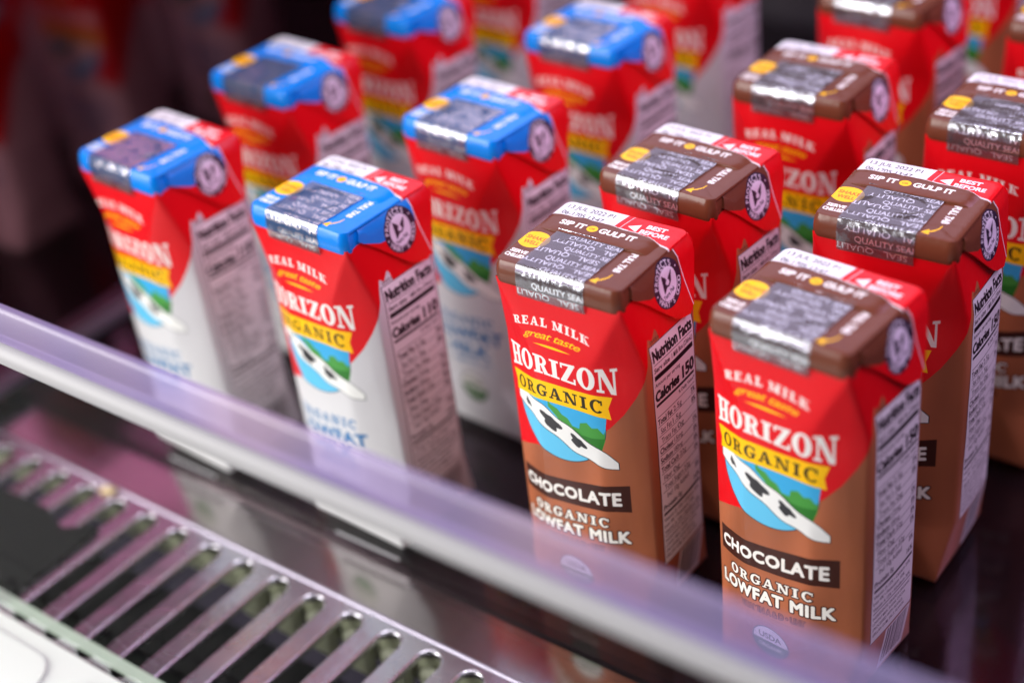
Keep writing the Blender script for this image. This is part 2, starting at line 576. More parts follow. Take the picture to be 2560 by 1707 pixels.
def top_art(kind):
    choc = kind == 'chocolate'
    lid = (106, 56, 38) if choc else (0, 128, 224)
    c = Canvas(-28.5, -26, 28.5, 26, 14, lid)
    # best-before band at the back
    edge = [(-28.6, 12.6), (-22, 13.0), (-16.3, 12.7), (-12, 13.9), (-8, 13.3), (-3, 13.6), (.3, 13.2), (6, 12.4), (12, 12.5), (18, 11.6), (23, 10.4), (28.6, 9.0)]
    c.fill(poly(edge + [(28.6, 27), (-28.6, 27)]), RED)
    c.fill(poly([p for p in edge if p[0] < 0] + [(-.4, 13.6), (1.4, 27), (-28.6, 27)]), (236, 234, 238))
    c.fill(stroke([(2.2, 13.6), (4.0, 26)], .35), (240, 200, 205))
    c.fill(poly([(4.6, 17.2), (9.2, 20), (9.4, 14.8)]), (240, 236, 236))
    c.fill(grow(at(glyphs('BEST', .0), 11.8, 18.6, 2.5, 8.2), 0.3, 6), (240, 236, 236))
    c.fill(grow(at(glyphs('BEFORE', .0), 10.8, 14.8, 2.5, 12), 0.3, 6), (240, 236, 236))
    for txt, yy, ww in (('13 JUL 2022 P1', 19.6, 21), ('06-1705 13:47', 15.0, 18.5)):
        e = at(glyphs(txt, -.006), -24.6, yy, 2.6, ww)
        c.fill(grow(e, .18, 5), (56, 52, 64), .9)
    # white torn edge of the paper
    c.fill(stroke(edge, [.5 + .45 * abs(math.sin(i * 2.1)) for i in range(len(edge))]), (226, 218, 214))
    wh = (240, 236, 232)
    c.fill(grow(at(glyphs('SIP IT', .0), -19.4, 6.6, 2.9, 11), 0.4, 6), wh)
    c.fill(poly(ell(-5.2, 8.0, 2.3, 2.0)), YEL)
    c.fill(at(glyphs('OR', .02), -5.2, 7.4, 1.2, None, 0, 'c'), (170, 80, 10))
    c.fill(grow(at(glyphs('GULP IT', .0), -1.9, 6.8, 2.9, 15.6), 0.4, 6), wh)
    c.fill(poly(ell(-21.9, -6.4, 6.4, 5.8, 40)), YEL)
    c.fill(at(glyphs('SHAKE', .02), -21.6, -6.2, 2.3, 8.6, 0, 'c'), (222, 84, 10))
    c.fill(at(glyphs('WELL', .02), -21.6, -9.6, 2.3, 7, 0, 'c'), (222, 84, 10))
    c.fill(grow(at(glyphs('SERVE', .0), -21.9, -16.9, 2.1, 7.2, 0, 'c'), 0.3, 6), wh)
    c.fill(grow(at(glyphs('CHILLED', .0), -21.9, -20.0, 2.1, 8.0, 0, 'c'), 0.3, 6), wh)
    c.fill(grow(at(glyphs('PULL TAB', .0), 17.0, 1.0, 2.7, 13.5, -90), 0.35, 6), wh)
    c.fill(stroke([(18.4, -14.6), (18.2, -17), (17.0, -19.2), (15.2, -20.6)], [.35, .6, .8, .9]), YEL)
    c.fill(poly([(13.0, -21.6), (16.4, -22.4), (15.2, -18.6)]), YEL)
    return c.image('printed top ' + kind)


def seal_art():
    """clear-silver tape; x -17.2..12.8, length along the tape 0..44"""
    c = Canvas(-17.2, 0, 12.8, 44, 14, (132, 132, 138))
    tx = (228, 226, 232)
    rows = [('SEAL   QUALITY SEAL', -18, 180), ('QUALITY SEAL', -13, 0)]
    y = 1.2
    k = 0
    while y < 43:
        if k % 2 == 0:
            e = at(glyphs('SEAL   QUALITY', .01), 12.5 + (k % 3) * 3 - 2, y + 2.5, 2.5, 31, 180)
        else:
            e = at(glyphs('QUALITY SEAL', .01), -11.5 + (k % 4) * 1.5, y, 2.5, 24)
        c.fill(e, tx)
        k += 1
        y += 3.9
    lum = (c.a[..., 0] - 132 / 255) / (96 / 255)
    return c.image('printed seal', 0.64 + .3 * np.clip(lum, 0, 1))


# ------------------------------------------------------------------ materials
def mat(name, col=(.5, .5, .5), rough=.5, metal=0.0, spec=.5, coat=0.0, bump=None, img=None, alpha_img=False, noise=None):
    m = bpy.data.materials.new(name)
    m.use_nodes = True
    nt = m.node_tree
    N, Lk = nt.nodes, nt.links
    b = N['Principled BSDF']
    b.inputs['Base Color'].default_value = (*col, 1)
    b.inputs['Roughness'].default_value = rough
    b.inputs['Metallic'].default_value = metal
    b.inputs['Specular IOR Level'].default_value = spec
    b.inputs['Coat Weight'].default_value = coat
    b.inputs['Coat Roughness'].default_value = .12
    tc = N.new('ShaderNodeTexCoord')
    if img is not None:
        t = N.new('ShaderNodeTexImage')
        t.image = img
        t.extension = 'EXTEND' if not name.startswith('carton wrap') else 'REPEAT'
        uv = N.new('ShaderNodeUVMap')
        uv.uv_map = 'print'
        Lk.new(uv.outputs[0], t.inputs[0])
        Lk.new(t.outputs[0], b.inputs['Base Color'])
        if alpha_img:
            Lk.new(t.outputs[1], b.inputs['Alpha'])
    if noise:      # (scale, amount) variation of colour
        n = N.new('ShaderNodeTexNoise')
        n.inputs['Scale'].default_value = noise[0]
        n.inputs['Detail'].default_value = 6
        Lk.new(tc.outputs['Object'], n.inputs['Vector'])
        mx = N.new('ShaderNodeMix')
        mx.data_type = 'RGBA'
        mx.inputs['A'].default_value = (*[c * (1 - noise[1]) for c in col], 1)
        mx.inputs['B'].default_value = (*[min(1, c * (1 + noise[1])) for c in col], 1)
        Lk.new(n.outputs[0], mx.inputs['Factor'])
        Lk.new(mx.outputs['Result'], b.inputs['Base Color'])
        mr = N.new('ShaderNodeMapRange')
        mr.inputs['To Min'].default_value = rough * .75
        mr.inputs['To Max'].default_value = rough * 1.3
        Lk.new(n.outputs[0], mr.inputs['Value'])
        Lk.new(mr.outputs[0], b.inputs['Roughness'])
    if bump:       # (scale, distance in units, stretch)
        n = N.new('ShaderNodeTexNoise')
        n.inputs['Scale'].default_value = bump[0]
        n.inputs['Detail'].default_value = 3
        mp = N.new('ShaderNodeMapping')
        mp.inputs['Scale'].default_value = bump[2] if len(bump) > 2 else (1, 1, 1)
        Lk.new(tc.outputs['Object'], mp.inputs[0])
        Lk.new(mp.outputs[0], n.inputs['Vector'])
        bp = N.new('ShaderNodeBump')
        bp.inputs['Strength'].default_value = 1
        bp.inputs['Distance'].default_value = bump[1] * U
        Lk.new(n.outputs[0], bp.inputs['Height'])
        Lk.new(bp.outputs[0], b.inputs['Normal'])
    return m


def glassy(name, tint, body, amount, rough, ior=1.45, body2=None):
    """see-through sheet: transparent with a share of surface colour and a Fresnel reflection"""
    m = bpy.data.materials.new(name)
    m.use_nodes = True
    N, Lk = m.node_tree.nodes, m.node_tree.links
    N.remove(N['Principled BSDF'])
    out = [n for n in N if n.type == 'OUTPUT_MATERIAL'][0]
    tr = N.new('ShaderNodeBsdfTransparent')
    tr.inputs[0].default_value = (*tint, 1)
    df = N.new('ShaderNodeBsdfDiffuse')
    df.inputs[0].default_value = (*body, 1)
    if body2:
        tc = N.new('ShaderNodeTexCoord')
        n = N.new('ShaderNodeTexNoise')
        n.inputs['Scale'].default_value = 14
        n.inputs['Detail'].default_value = 1
        Lk.new(tc.outputs['Object'], n.inputs['Vector'])
        rp = N.new('ShaderNodeValToRGB')
        rp.color_ramp.elements[0].position = .4
        rp.color_ramp.elements[1].position = .62
        rp.color_ramp.elements[0].color = (*body, 1)
        rp.color_ramp.elements[1].color = (*body2, 1)
        Lk.new(n.outputs[0], rp.inputs[0])
        Lk.new(rp.outputs[0], df.inputs[0])
    m1 = N.new('ShaderNodeMixShader')
    m1.inputs[0].default_value = amount
    Lk.new(tr.outputs[0], m1.inputs[1])
    Lk.new(df.outputs[0], m1.inputs[2])
    gl = N.new('ShaderNodeBsdfGlossy')
    gl.inputs['Roughness'].default_value = rough
    fr = N.new('ShaderNodeFresnel')
    fr.inputs[0].default_value = ior
    m2 = N.new('ShaderNodeMixShader')
    geo = N.new('ShaderNodeNewGeometry')      # reflect on the outer faces only
    ff = N.new('ShaderNodeMath')
    ff.operation = 'SUBTRACT'
    ff.inputs[0].default_value = 1
    Lk.new(geo.outputs['Backfacing'], ff.inputs[1])
    mm = N.new('ShaderNodeMath')
    mm.operation = 'MULTIPLY'
    Lk.new(ff.outputs[0], mm.inputs[0])
    Lk.new(fr.outputs[0], mm.inputs[1])
    Lk.new(mm.outputs[0], m2.inputs[0])
    Lk.new(m1.outputs[0], m2.inputs[1])
    Lk.new(gl.outputs[0], m2.inputs[2])
    Lk.new(m2.outputs[0], out.inputs[0])
    return m


# ------------------------------------------------------------------ object helpers
def obj(name, verts, faces, material, parent=None, uvs=None, smooth=False, sharp=None):
    me = bpy.data.meshes.new(name)
    me.from_pydata([tuple(c * U for c in v) for v in verts], [], faces)
    if uvs is not None:
        ul = me.uv_layers.new(name='print')
        for l in me.loops:
            ul.data[l.index].uv = uvs[l.vertex_index]
    me.validate()
    bm = bmesh.new()
    bm.from_mesh(me)
    bmesh.ops.recalc_face_normals(bm, faces=bm.faces)
    bm.to_mesh(me)
    bm.free()
    me.materials.append(material)
    if smooth:
        me.shade_smooth()
        if sharp:
            me.set_sharp_from_angle(angle=math.radians(sharp))
    o = bpy.data.objects.new(name, me)
    COL.objects.link(o)
    if parent is not None:
        o.parent = parent
    return o


def tag(o, label, cat_, group=None, kind=None):
    o['label'] = label
    if cat_:
        o['category'] = cat_
    if group:
        o['group'] = group
    if kind:
        o['kind'] = kind
    return o


def empty(name, loc, rz=0):
    o = bpy.data.objects.new(name, None)
    o.empty_display_size = .01
    COL.objects.link(o)
    o.location = Vector(loc) * U
    o.rotation_euler = (0, 0, rz)
    return o


def box(x0, y0, z0, x1, y1, z1):
    v = [(x, y, z) for z in (z0, z1) for y in (y0, y1) for x in (x0, x1)]
    f = [(0, 2, 3, 1), (4, 5, 7, 6), (0, 1, 5, 4), (2, 6, 7, 3), (0, 4, 6, 2), (1, 3, 7, 5)]
    return v, f


def bevel(o, r, seg=3):
    bm = bmesh.new()
    bm.from_mesh(o.data)
    bmesh.ops.bevel(bm, geom=bm.edges[:] + bm.verts[:], offset=r * U, segments=seg, affect='EDGES', profile=.5)
    bm.to_mesh(o.data)
    bm.free()
    o.data.shade_smooth()
    o.data.set_sharp_from_angle(angle=math.radians(40))
    return o


def prism_x(prof, x0, x1):
    """extrude a (y,z) outline along x"""
    n = len(prof)
    v = [(x0, y, z) for y, z in prof] + [(x1, y, z) for y, z in prof]
    f = [(i, (i + 1) % n, n + (i + 1) % n, n + i) for i in range(n)]
    f += [tuple(range(n))[::-1], tuple(range(n, 2 * n))]
    return v, f


# ------------------------------------------------------------------ the milk carton
HW, HD, H = 27.5, 24.73, 160.56
CX, CY, BF, BS = 13.5, 7.0, 1.5, 4.0


def taper(z):
    t = min(1, max(0, min((153 - z) / 28, z / 28)))
    return t


def section(z, ph=(0, 0, 0, 0)):
    """octagonal section with softened corners: list of (x, y, s)"""
    t = taper(z)
    ax, ay, sx, sy = HW - CX * t, HD + BF * t, HW + BS * t, HD - CY * t
    fl = math.hypot(sx - ax, sy - ay)
    P = [(-ax, -ay), (ax, -ay), (sx, -sy), (sx, sy), (ax, ay), (-ax, ay), (-sx, sy), (-sx, -sy)]
    Ls = [2 * ax, fl, 2 * sy, fl, 2 * ax, fl, 2 * sy, fl]
    # arc length fixed so the centre of each broad panel keeps its place on the print
    cf, cs_ = 0.0, PERIOD / 2
    S = [-ax, ax, cs_ - sy, cs_ + sy, 2 * cs_ - ax, 2 * cs_ + ax, 3 * cs_ - sy, 3 * cs_ + sy, 4 * cs_ - ax]
    out = []
    nseg = [10, 4, 8, 4, 10, 4, 8, 4]
    bul = math.sin(math.pi * min(1, max(0, z / 153))) ** .7 * .9
    for k in range(8):
        a, b = P[k], P[(k + 1) % 8]
        sa, sb = S[k], S[k + 1]
        L = math.hypot(b[0] - a[0], b[1] - a[1])
        r = min(1.3, .3 * L) / max(L, 1e-6)
        p0 = P[k - 1]
        Lp = math.hypot(a[0] - p0[0], a[1] - p0[1])
        rp = min(1.3, .3 * Lp) / max(Lp, 1e-6)
        # softened corner point
        q = (a[0] * .5 + .25 * (a[0] + (p0[0] - a[0]) * rp) + .25 * (a[0] + (b[0] - a[0]) * r),
             a[1] * .5 + .25 * (a[1] + (p0[1] - a[1]) * rp) + .25 * (a[1] + (b[1] - a[1]) * r))
        out.append((q[0], q[1], sa))
        nx, ny = (b[1] - a[1]) / max(L, 1e-6), -(b[0] - a[0]) / max(L, 1e-6)
        for j in range(nseg[k]):
            u = r + (1 - 2 * r) * j / (nseg[k] - 1)
            d = bul * math.sin(math.pi * u) * (1 if k % 2 == 0 else .5)
            d += .28 * math.sin(z * .075 + ph[0] + k * 1.7) * math.sin(math.pi * u) + .14 * math.sin(z * .21 + u * 4 + ph[1] + k) * math.sin(math.pi * u)
            out.append((a[0] + (b[0] - a[0]) * u + nx * d, a[1] + (b[1] - a[1]) * u + ny * d, sa + (sb - sa) * u))
    q = out[0]
    out.append((q[0], q[1], S[8]))
    return out


def body_mesh(seed=0):
    rn = random.Random(seed)
    ph = [rn.uniform(0, 6.28) for _ in range(4)]
    zs = [0, .5, 1.5] + list(np.linspace(3.5, 28, 9)) + list(np.linspace(34, 119, 16)) + list(np.linspace(125, 153, 13))
    V, F, UV = [], [], []
    n = None
    for z in zs:
        sec = section(z, ph)
        n = len(sec)
        sh = 1.0 if z > .4 else .985
        if z == .5:
            sh = .996
        for x, y, s in sec:
            V.append((x * sh, y * sh, z))
            UV.append(((s - S0) / (2 * PERIOD), z / 153.0))
    for i in range(len(zs) - 1):
        for j in range(n - 1):
            F.append((i * n + j, i * n + j + 1, (i + 1) * n + j + 1, (i + 1) * n + j))
    F.append(tuple(range(n - 1))[::-1])
    return V, F, UV


def lid_profile():
    """(outward offset, z) from the print line up over the rounded lip"""
    p = [(-.4, 151.2), (.55, 151.5), (.85, 152.3), (.95, 153.2)]
    for a in range(8, 61, 8):
        p.append((.95 - 3.4 + 3.4 * math.cos(math.radians(a)), H - 6.8 + 8 * math.sin(math.radians(a))))
    p.append((-1.0, H - .12))
    p.append((-1.6, H))
    return p


def rrect(hx, hy, r, n=7):
    pts = []
    for cx_, cy_, a0 in ((hx - r, -hy + r, -90), (hx - r, hy - r, 0), (-hx + r, hy - r, 90), (-hx + r, -hy + r, 180)):
        for i in range(n):
            a = math.radians(a0 + 90 * i / (n - 1))
            pts.append((cx_ + r * math.cos(a), cy_ + r * math.sin(a)))
    return pts


def tuv(x, y):
    return ((x + 28.5) / 57.0, (y + 26) / 52.0)


def topz(x, y):
    """the lid is not quite flat: a shallow dish with a step along the sealed fin"""
    d = max(abs(x) / 27.5, abs(y) / 24.7)
    f = max(0, 1 - d ** 4)
    return f * (-.5 + .35 * math.sin(x * .16 + 1) * math.cos(y * .13))


def sstep(a, b, x):
    t = min(1, max(0, (x - a) / (b - a)))
    return t * t * (3 - 2 * t)


def lidwarp(x, y, z):
    """roll the sides of the lid down into the ears, leave a prow at each end, recess behind it"""
    side = sstep(17, 28.5, abs(x)) ** 1.4 * (1 if x > 0 else .3)
    mid = sstep(-23, -13, y) * (1 - .9 * sstep(10, 20, y))
    if z > 156:
        z -= 3.4 * side * mid * min(1, (z - 156) / 3)
    if abs(x) > 24 and z < 159:
        x -= math.copysign(2.6 * sstep(-22.5, -18.5, y), x)
    if y < -20:      # the lip leans out a little and waves
        z += .25 * math.sin(x * .13 + .6)
    return x, y, z


def lid_mesh():
    V, F, UV = [], [], []
    prof = lid_profile()
    n = None
    for off, z in prof:
        ring = rrect(HW + off, HD + off, max(1.6, 3.6 + off), 9)
        n = len(ring)
        for x, y in ring:
            V.append((x, y, z))
            UV.append(tuv(x, y))
    k = len(prof)
    for i in range(k - 1):
        for j in range(n):
            F.append((i * n + j, i * n + (j + 1) % n, (i + 1) * n + (j + 1) % n, (i + 1) * n + j))
    base = (k - 1) * n
    ring = [V[base + j] for j in range(n)]
    prev = base
    for s_ in (.93, .82, .68, .5, .3, .12):
        st = len(V)
        for x, y, z in ring:
            V.append((x * s_, y * s_, H + topz(x * s_, y * s_)))
            UV.append(tuv(x * s_, y * s_))
        for j in range(n):
            F.append((prev + j, prev + (j + 1) % n, st + (j + 1) % n, st + j))
        prev = st
    F.append(tuple(prev + j for j in range(n)))
    V = [lidwarp(*v) for v in V]
    return V, F, UV


def fin_mesh():
    """the folded-over seam across the lid with its torn back edge"""
    V, F, UV = [], [], []
    xs = np.linspace(-28.0, 28.0, 57)
    ed = curve([(-28.6, 12.6), (-15, 13.2), (-3, 13.6), (6, 12.6), (14, 12.2), (20, 11.2), (28.6, 9.0)], 4)
    ys = lambda x: [1.6, 1.9, 3.2, 6, 9, float(ed(x)) - .6 + .35 * math.sin(x * 1.7) * math.sin(x * .63), float(ed(x)) + .1 + .35 * math.sin(x * 1.7) * math.sin(x * .63), float(ed(x)) + .12 + .35 * math.sin(x * 1.7) * math.sin(x * .63)]
    hs = [-1.2, .45, .75, .8, .95, 1.15, 1.0, -1.2]
    m = len(hs)
    for x in xs:
        dr = max(0, abs(x) - 25.6)
        for y, h in zip(ys(x), hs):
            V.append((x, y, H + h - dr * dr * .2 - 3.4 * sstep(17, 28.5, abs(x)) ** 1.4 * (1 if x > 0 else .3) * (1 - .9 * sstep(10, 20, y))))
            UV.append(tuv(x, y))
    for i in range(len(xs) - 1):
        for j in range(m - 1):
            F.append((i * m + j, (i + 1) * m + j, (i + 1) * m + j + 1, i * m + j + 1))
        F.append((i * m, i * m + m - 1, (i + 1) * m + m - 1, (i + 1) * m))
    F.append(tuple(range(m)))
    F.append(tuple((len(xs) - 1) * m + j for j in range(m))[::-1])
    return V, F, UV


def ear_mesh(side):
    outl = [(-16.5, 159.2), (-18.2, 154.5), (-10, 147.8), (-2, 140.2), (4, 134.8), (7, 133.2), (13.5, 131.6), (17, 134.4), (20.5, 144), (23.2, 152), (24.0, 159.4)]
    bm = bmesh.new()
    vs = [bm.verts.new((0, y, z)) for y, z in outl]
    f = bm.faces.new(vs)
    bmesh.ops.triangulate(bm, faces=[f])
    for _ in range(3):
        bmesh.ops.subdivide_edges(bm, edges=bm.edges[:], cuts=1, use_grid_fill=False)
        bmesh.ops.triangulate(bm, faces=bm.faces[:])
    V = [tuple(v.co) for v in bm.verts]
    F = [tuple(v.index for v in fa.verts) for fa in bm.faces]
    bound = [tuple(v.index for v in e.verts) for e in bm.edges if e.is_boundary]
    bm.free()

    def xo(y, z, t):
        b = HW + 1.0 + max(0, 157.5 - z) * .15 + .35 * math.sin((y + 3) * .12)
        if z > 156.5:
            b -= (z - 156.5) ** 2 * .22
        return b - t
    n = len(V)
    VV = [(side * xo(y, z, 0), y, z) for _, y, z in V] + [(side * xo(y, z, 1.1), y, z) for _, y, z in V]
    FF = list(F) + [tuple(n + i for i in fa[::-1]) for fa in F] + [(a, b, n + b, n + a) for a, b in bound]
    UV = [((y + 20) / 46.0, (z - 130) / 32.0) for _, y, z in V] * 2
    return VV, FF, UV


def seal_mesh(var):
    """clear tape over the straw opening: down the front, over the lip, along the lid"""
    V, F, UV = [], [], []
    yF = -(HD + .9)
    path = [(yF - .10 + .25, 147.9), (yF - .2, 150), (yF - .3, 152)]
    for a in range(0, 61, 6):
        path.append((-(HD + .95) + 3.4 - 3.65 * math.cos(math.radians(a)), H - 6.7 + 8 * math.sin(math.radians(a))))
    path.append((-(HD - 1.0), H + .32))
    path.append((-(HD - 1.9), H + .38))
    y = path[-1][0] + 1
    while y < 4.0:
        path.append((y, None))
        y += 1.0
    xs = np.linspace(-17.2, 12.8, 31)
    rnd = random.Random(var)
    ph = [rnd.uniform(0, 6) for _ in range(6)]
    amp = rnd.uniform(.35, .8)
    dx0 = rnd.uniform(-.7, .7)
    m = len(xs)
    L = 0
    for i, (y, z) in enumerate(path):
        if i:
            y0, z0 = path[i - 1]
            L += math.hypot(y - y0, ((z or H) - (z0 or H)))
        for j, x in enumerate(xs):
            if z is None:
                ex, ey = (x + 1.8) / 11.0, (y + 8.5) / 7.0
                q = math.sqrt(ex * ex + ey * ey)
                ridge = amp * math.exp(-((q - 1) / .16) ** 2) * (0.6 + .4 * math.sin(3 * math.atan2(ey, ex) + ph[0]))
                dome = .35 * max(0, 1 - q * q)
                wv = .10 * math.sin(y * .55 + x * .12 + ph[1]) + .05 * math.sin(x * .5 - y * .25 + ph[2])
                ramp = min(1, (4.0 - y) / 2.0)
                zz = H + max(topz(x, y), -.2) + .42 + (ridge + dome + wv * .8) * min(1, (y + 24) / 3) + (1 - ramp) * .9
                V.append((x + dx0, y, zz))
            else:
                k = .10 * math.sin(x * .55 + z * .7 + ph[3]) + .08 * math.sin(x * 1.3 + z * .3 + ph[4])
                V.append((x + dx0, y - abs(k) - .05, z))
            UV.append(((x + 17.2) / 30.0, L / 44.0))
    for i in range(len(path) - 1):
        for j in range(m - 1):
            F.append((i * m + j, i * m + j + 1, (i + 1) * m + j + 1, (i + 1) * m + j))
    return V, F, UV


seal_mat = mat('silver seal tape', rough=.18, metal=.75, bump=(110, .11), img=seal_art(), alpha_img=True)


def carton_source(kind):
    wm = mat('carton wrap ' + kind, rough=.34, spec=.26, coat=.0, bump=(100, .5, (1, 1, .45)), img=wrap_art(kind))
    tm = mat('carton lid ' + kind, rough=.26, spec=.35, coat=.0, bump=(120, .45), img=top_art(kind))
    em = mat('carton ear ' + kind, rough=.32, spec=.4, coat=.0, bump=(200, .3), img=ear_art(kind))
    root = empty('milk_carton', (0, 0, 0))
    V, F, UV = body_mesh()
    obj('body', V, F, wm, root, UV, smooth=True, sharp=60)
    V, F, UV = lid_mesh()
    lid = obj('lid', V, F, tm, root, UV, smooth=True, sharp=50)
    V, F, UV = fin_mesh()
    f = obj('seam_fin', V, F, tm, root, UV, smooth=True, sharp=50)
    for s_ in (1, -1):
        V, F, UV = ear_mesh(s_)
        obj('folded_ear', V, F, em, root, UV, smooth=True, sharp=50)
    V, F, UV = seal_mesh(7 if kind == 'chocolate' else 12)
    obj('pull_seal', V, F, seal_mat, root, UV, smooth=True)
    return root


def copy_tree(o, parent=None):
    c = o.copy()
    COL.objects.link(c)
    c.parent = parent
    for ch in list(o.children):
        copy_tree(ch, c)
    return c


BROWN = 'chocolate milk cartons with brown tops'
BLUE = 'plain lowfat milk cartons with blue tops'
spots = [
    # kind, x, y, yaw, label
    ('chocolate', -30.3, -47.3, .6, 'sharply focused brown-topped carton, left of the two brown ones in the front row'),
    ('chocolate', 59.3, -43.5, -4.6, 'brown-topped carton nearest the camera, at the right end of the front row'),
    ('chocolate', 57.3, 34.0, 1.9, 'brown-topped carton right behind the nearest one, its bottom corner in view'),
    ('chocolate', -33.3, 26.0, -3.3, 'brown-topped carton directly behind the sharply focused one, second in its file'),
    ('chocolate', -28.2, 122.9, 0, 'blurred brown-topped carton, third in the file that starts with the sharply focused one'),
    ('chocolate', 62.4, 122.7, -.7, 'brown-topped carton with half its lid cut by the right edge of the picture'),
    ('chocolate', -38.6, 224.7, -4, 'blurred brown-topped carton with bright white seal, its lid cut by the top edge'),
    ('chocolate', 54.2, 228.0, 0, 'brown-topped carton showing only as a sliver in the upper right corner'),
    ('chocolate', -42, 335, -2, 'farthest chocolate carton, only its red front with two name letters showing, top right'),
    ('plain', -147.9, -59.4, -2.4, 'nearest blue-topped carton, in the front row beside the sharply focused brown one'),
    ('plain', -258.4, -59.2, -3.4, 'blue-topped white carton at the far left end of the front row'),
    ('plain', -265.8, 30.0, -2.8, 'blurred blue-topped carton, second in the leftmost file near the dark side wall'),
    ('plain', -142.3, 30.2, -3.4, 'blue-topped carton directly behind the nearest blue-topped one'),
    ('plain', -148.7, 130.5, -2.6, 'blurred blue-topped carton at top centre, third in the inner blue file'),
    ('plain', -267.3, 121.3, -4.1, 'strongly blurred blue-topped carton, third in the leftmost file, cut by the top edge'),
    ('plain', -275, 222, -3, 'farthest carton of the leftmost file, only its red name panel showing'),
    ('plain', -163, 238, -3, 'fourth carton of the inner blue file, its lid above the top edge'),
]
src = {'chocolate': carton_source('chocolate'), 'plain': carton_source('plain')}
used = set()
for kind, x, y, yaw, lab in spots:
    if kind not in used:
        o = src[kind]
        used.add(kind)
    else:
        o = copy_tree(src[kind])
        # no two packs are alike: their own dents and their own tape
        seed = int(abs(x * 7 + y * 13))
        for ch in o.children:
            if ch.name.startswith('body'):
                V, F, UV = body_mesh(seed)
            elif ch.name.startswith('pull_seal'):
                V, F, UV = seal_mesh(seed)
            else:
                continue
            m_ = ch.data.materials[0]
            n_ = obj(ch.name, V, F, m_, None, UV, smooth=True, sharp=60)
            ch.data = n_.data
            bpy.data.objects.remove(n_)
    o.location = Vector((x, y, 0.0)) * U
    o.rotation_euler = (0, 0, math.radians(yaw))
    tag(o, lab, 'milk carton', BROWN if kind == 'chocolate' else BLUE)


# ------------------------------------------------------------------ the display case
dark_mirror = mat('dark polished plum steel', (.055, .034, .044), rough=.12, metal=.9, bump=(30, .08), noise=(14, .2))
steel = mat('brushed steel deck', (.33, .30, .30), rough=.14, metal=1, bump=(60, .25, (1, .08, 1)), noise=(22, .12))
grille_steel = mat('scuffed steel grille', (.50, .48, .53), rough=.26, metal=1, bump=(120, .3), noise=(40, .15))
black = mat('black plastic', (.007, .007, .007), rough=.8, spec=.1, noise=(60, .3))
olive = mat('pale olive plastic tray', (.42, .44, .30), rough=.5, noise=(30, .15))
case_white = mat('white moulded case', (.70, .75, .70), rough=.4, bump=(200, .05))
lilac_reflection = glassy('lilac reflection on edge', (.80, .74, .92), (.32, .28, .54), .36, .3, 1.45, (.56, .42, .54))  # lilac light reflected by the top edge, put into its surface colour
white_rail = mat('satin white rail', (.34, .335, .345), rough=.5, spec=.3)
pane_mat = glassy('clear glass', (.985, .99, .985), (.5, .6, .5), .0, .02, 1.06)
edge_glass = glassy('pale green glass edge', (.85, .95, .85), (.66, .76, .66), .45, .1)
sheet_mat = glassy('clear shelf sheet', (.97, .96, .98), (.2, .1, .15), .0, .05, 1.35)
wall_mat = mat('dark mirror steel wall', (.24, .11, .13), rough=.10, metal=1, noise=(9, .15))
trim = mat('lilac grey steel trim', (.34, .31, .38), rough=.42, metal=.9)
back_mat = mat('dark back panel', (.05, .045, .048), rough=.5, noise=(6, .2))
chip_mat = mat('tan crumb', (.62, .47, .26), rough=.8, noise=(300, .3))

# shelf the cartons stand on: clear sheet over a dark polished base
o = obj('shelf', *box(-405, -91, -1.5, 420, 520, 0), sheet_mat)
tag(o, 'clear shelf sheet under all the milk cartons', None, kind='structure')
o = obj('shelf_base', *box(-405, -91, -14, 420, 520, -6), dark_mirror)
tag(o, 'dark polished plum coloured base below the clear shelf', None, kind='structure')

# steel deck in front of the shelf
DZ = -8
o = obj('front_deck', *box(-405, -117, DZ - 2, 420, -91.2, DZ), steel)
tag(o, 'steel ledge between the shelf and the slotted grille', None, kind='structure')

# side wall and back wall
wr = empty('side_wall', (-405, 0, -10))
wob = obj('panel', *box(-6, -190, 0, 0, 520, 330), wall_mat, wr)
obj('foot_trim', *box(.2, -190, 10.5, 12, 520, 14), trim, wr)
tag(wr, 'dark mirror steel side wall of the case reflecting the blue-topped cartons', 'wall')
bw = obj('back_wall', *box(-405, 522, -14, 420, 530, 380), back_mat)
tag(bw, 'dark back panel of the refrigerated case behind the cartons', 'wall')

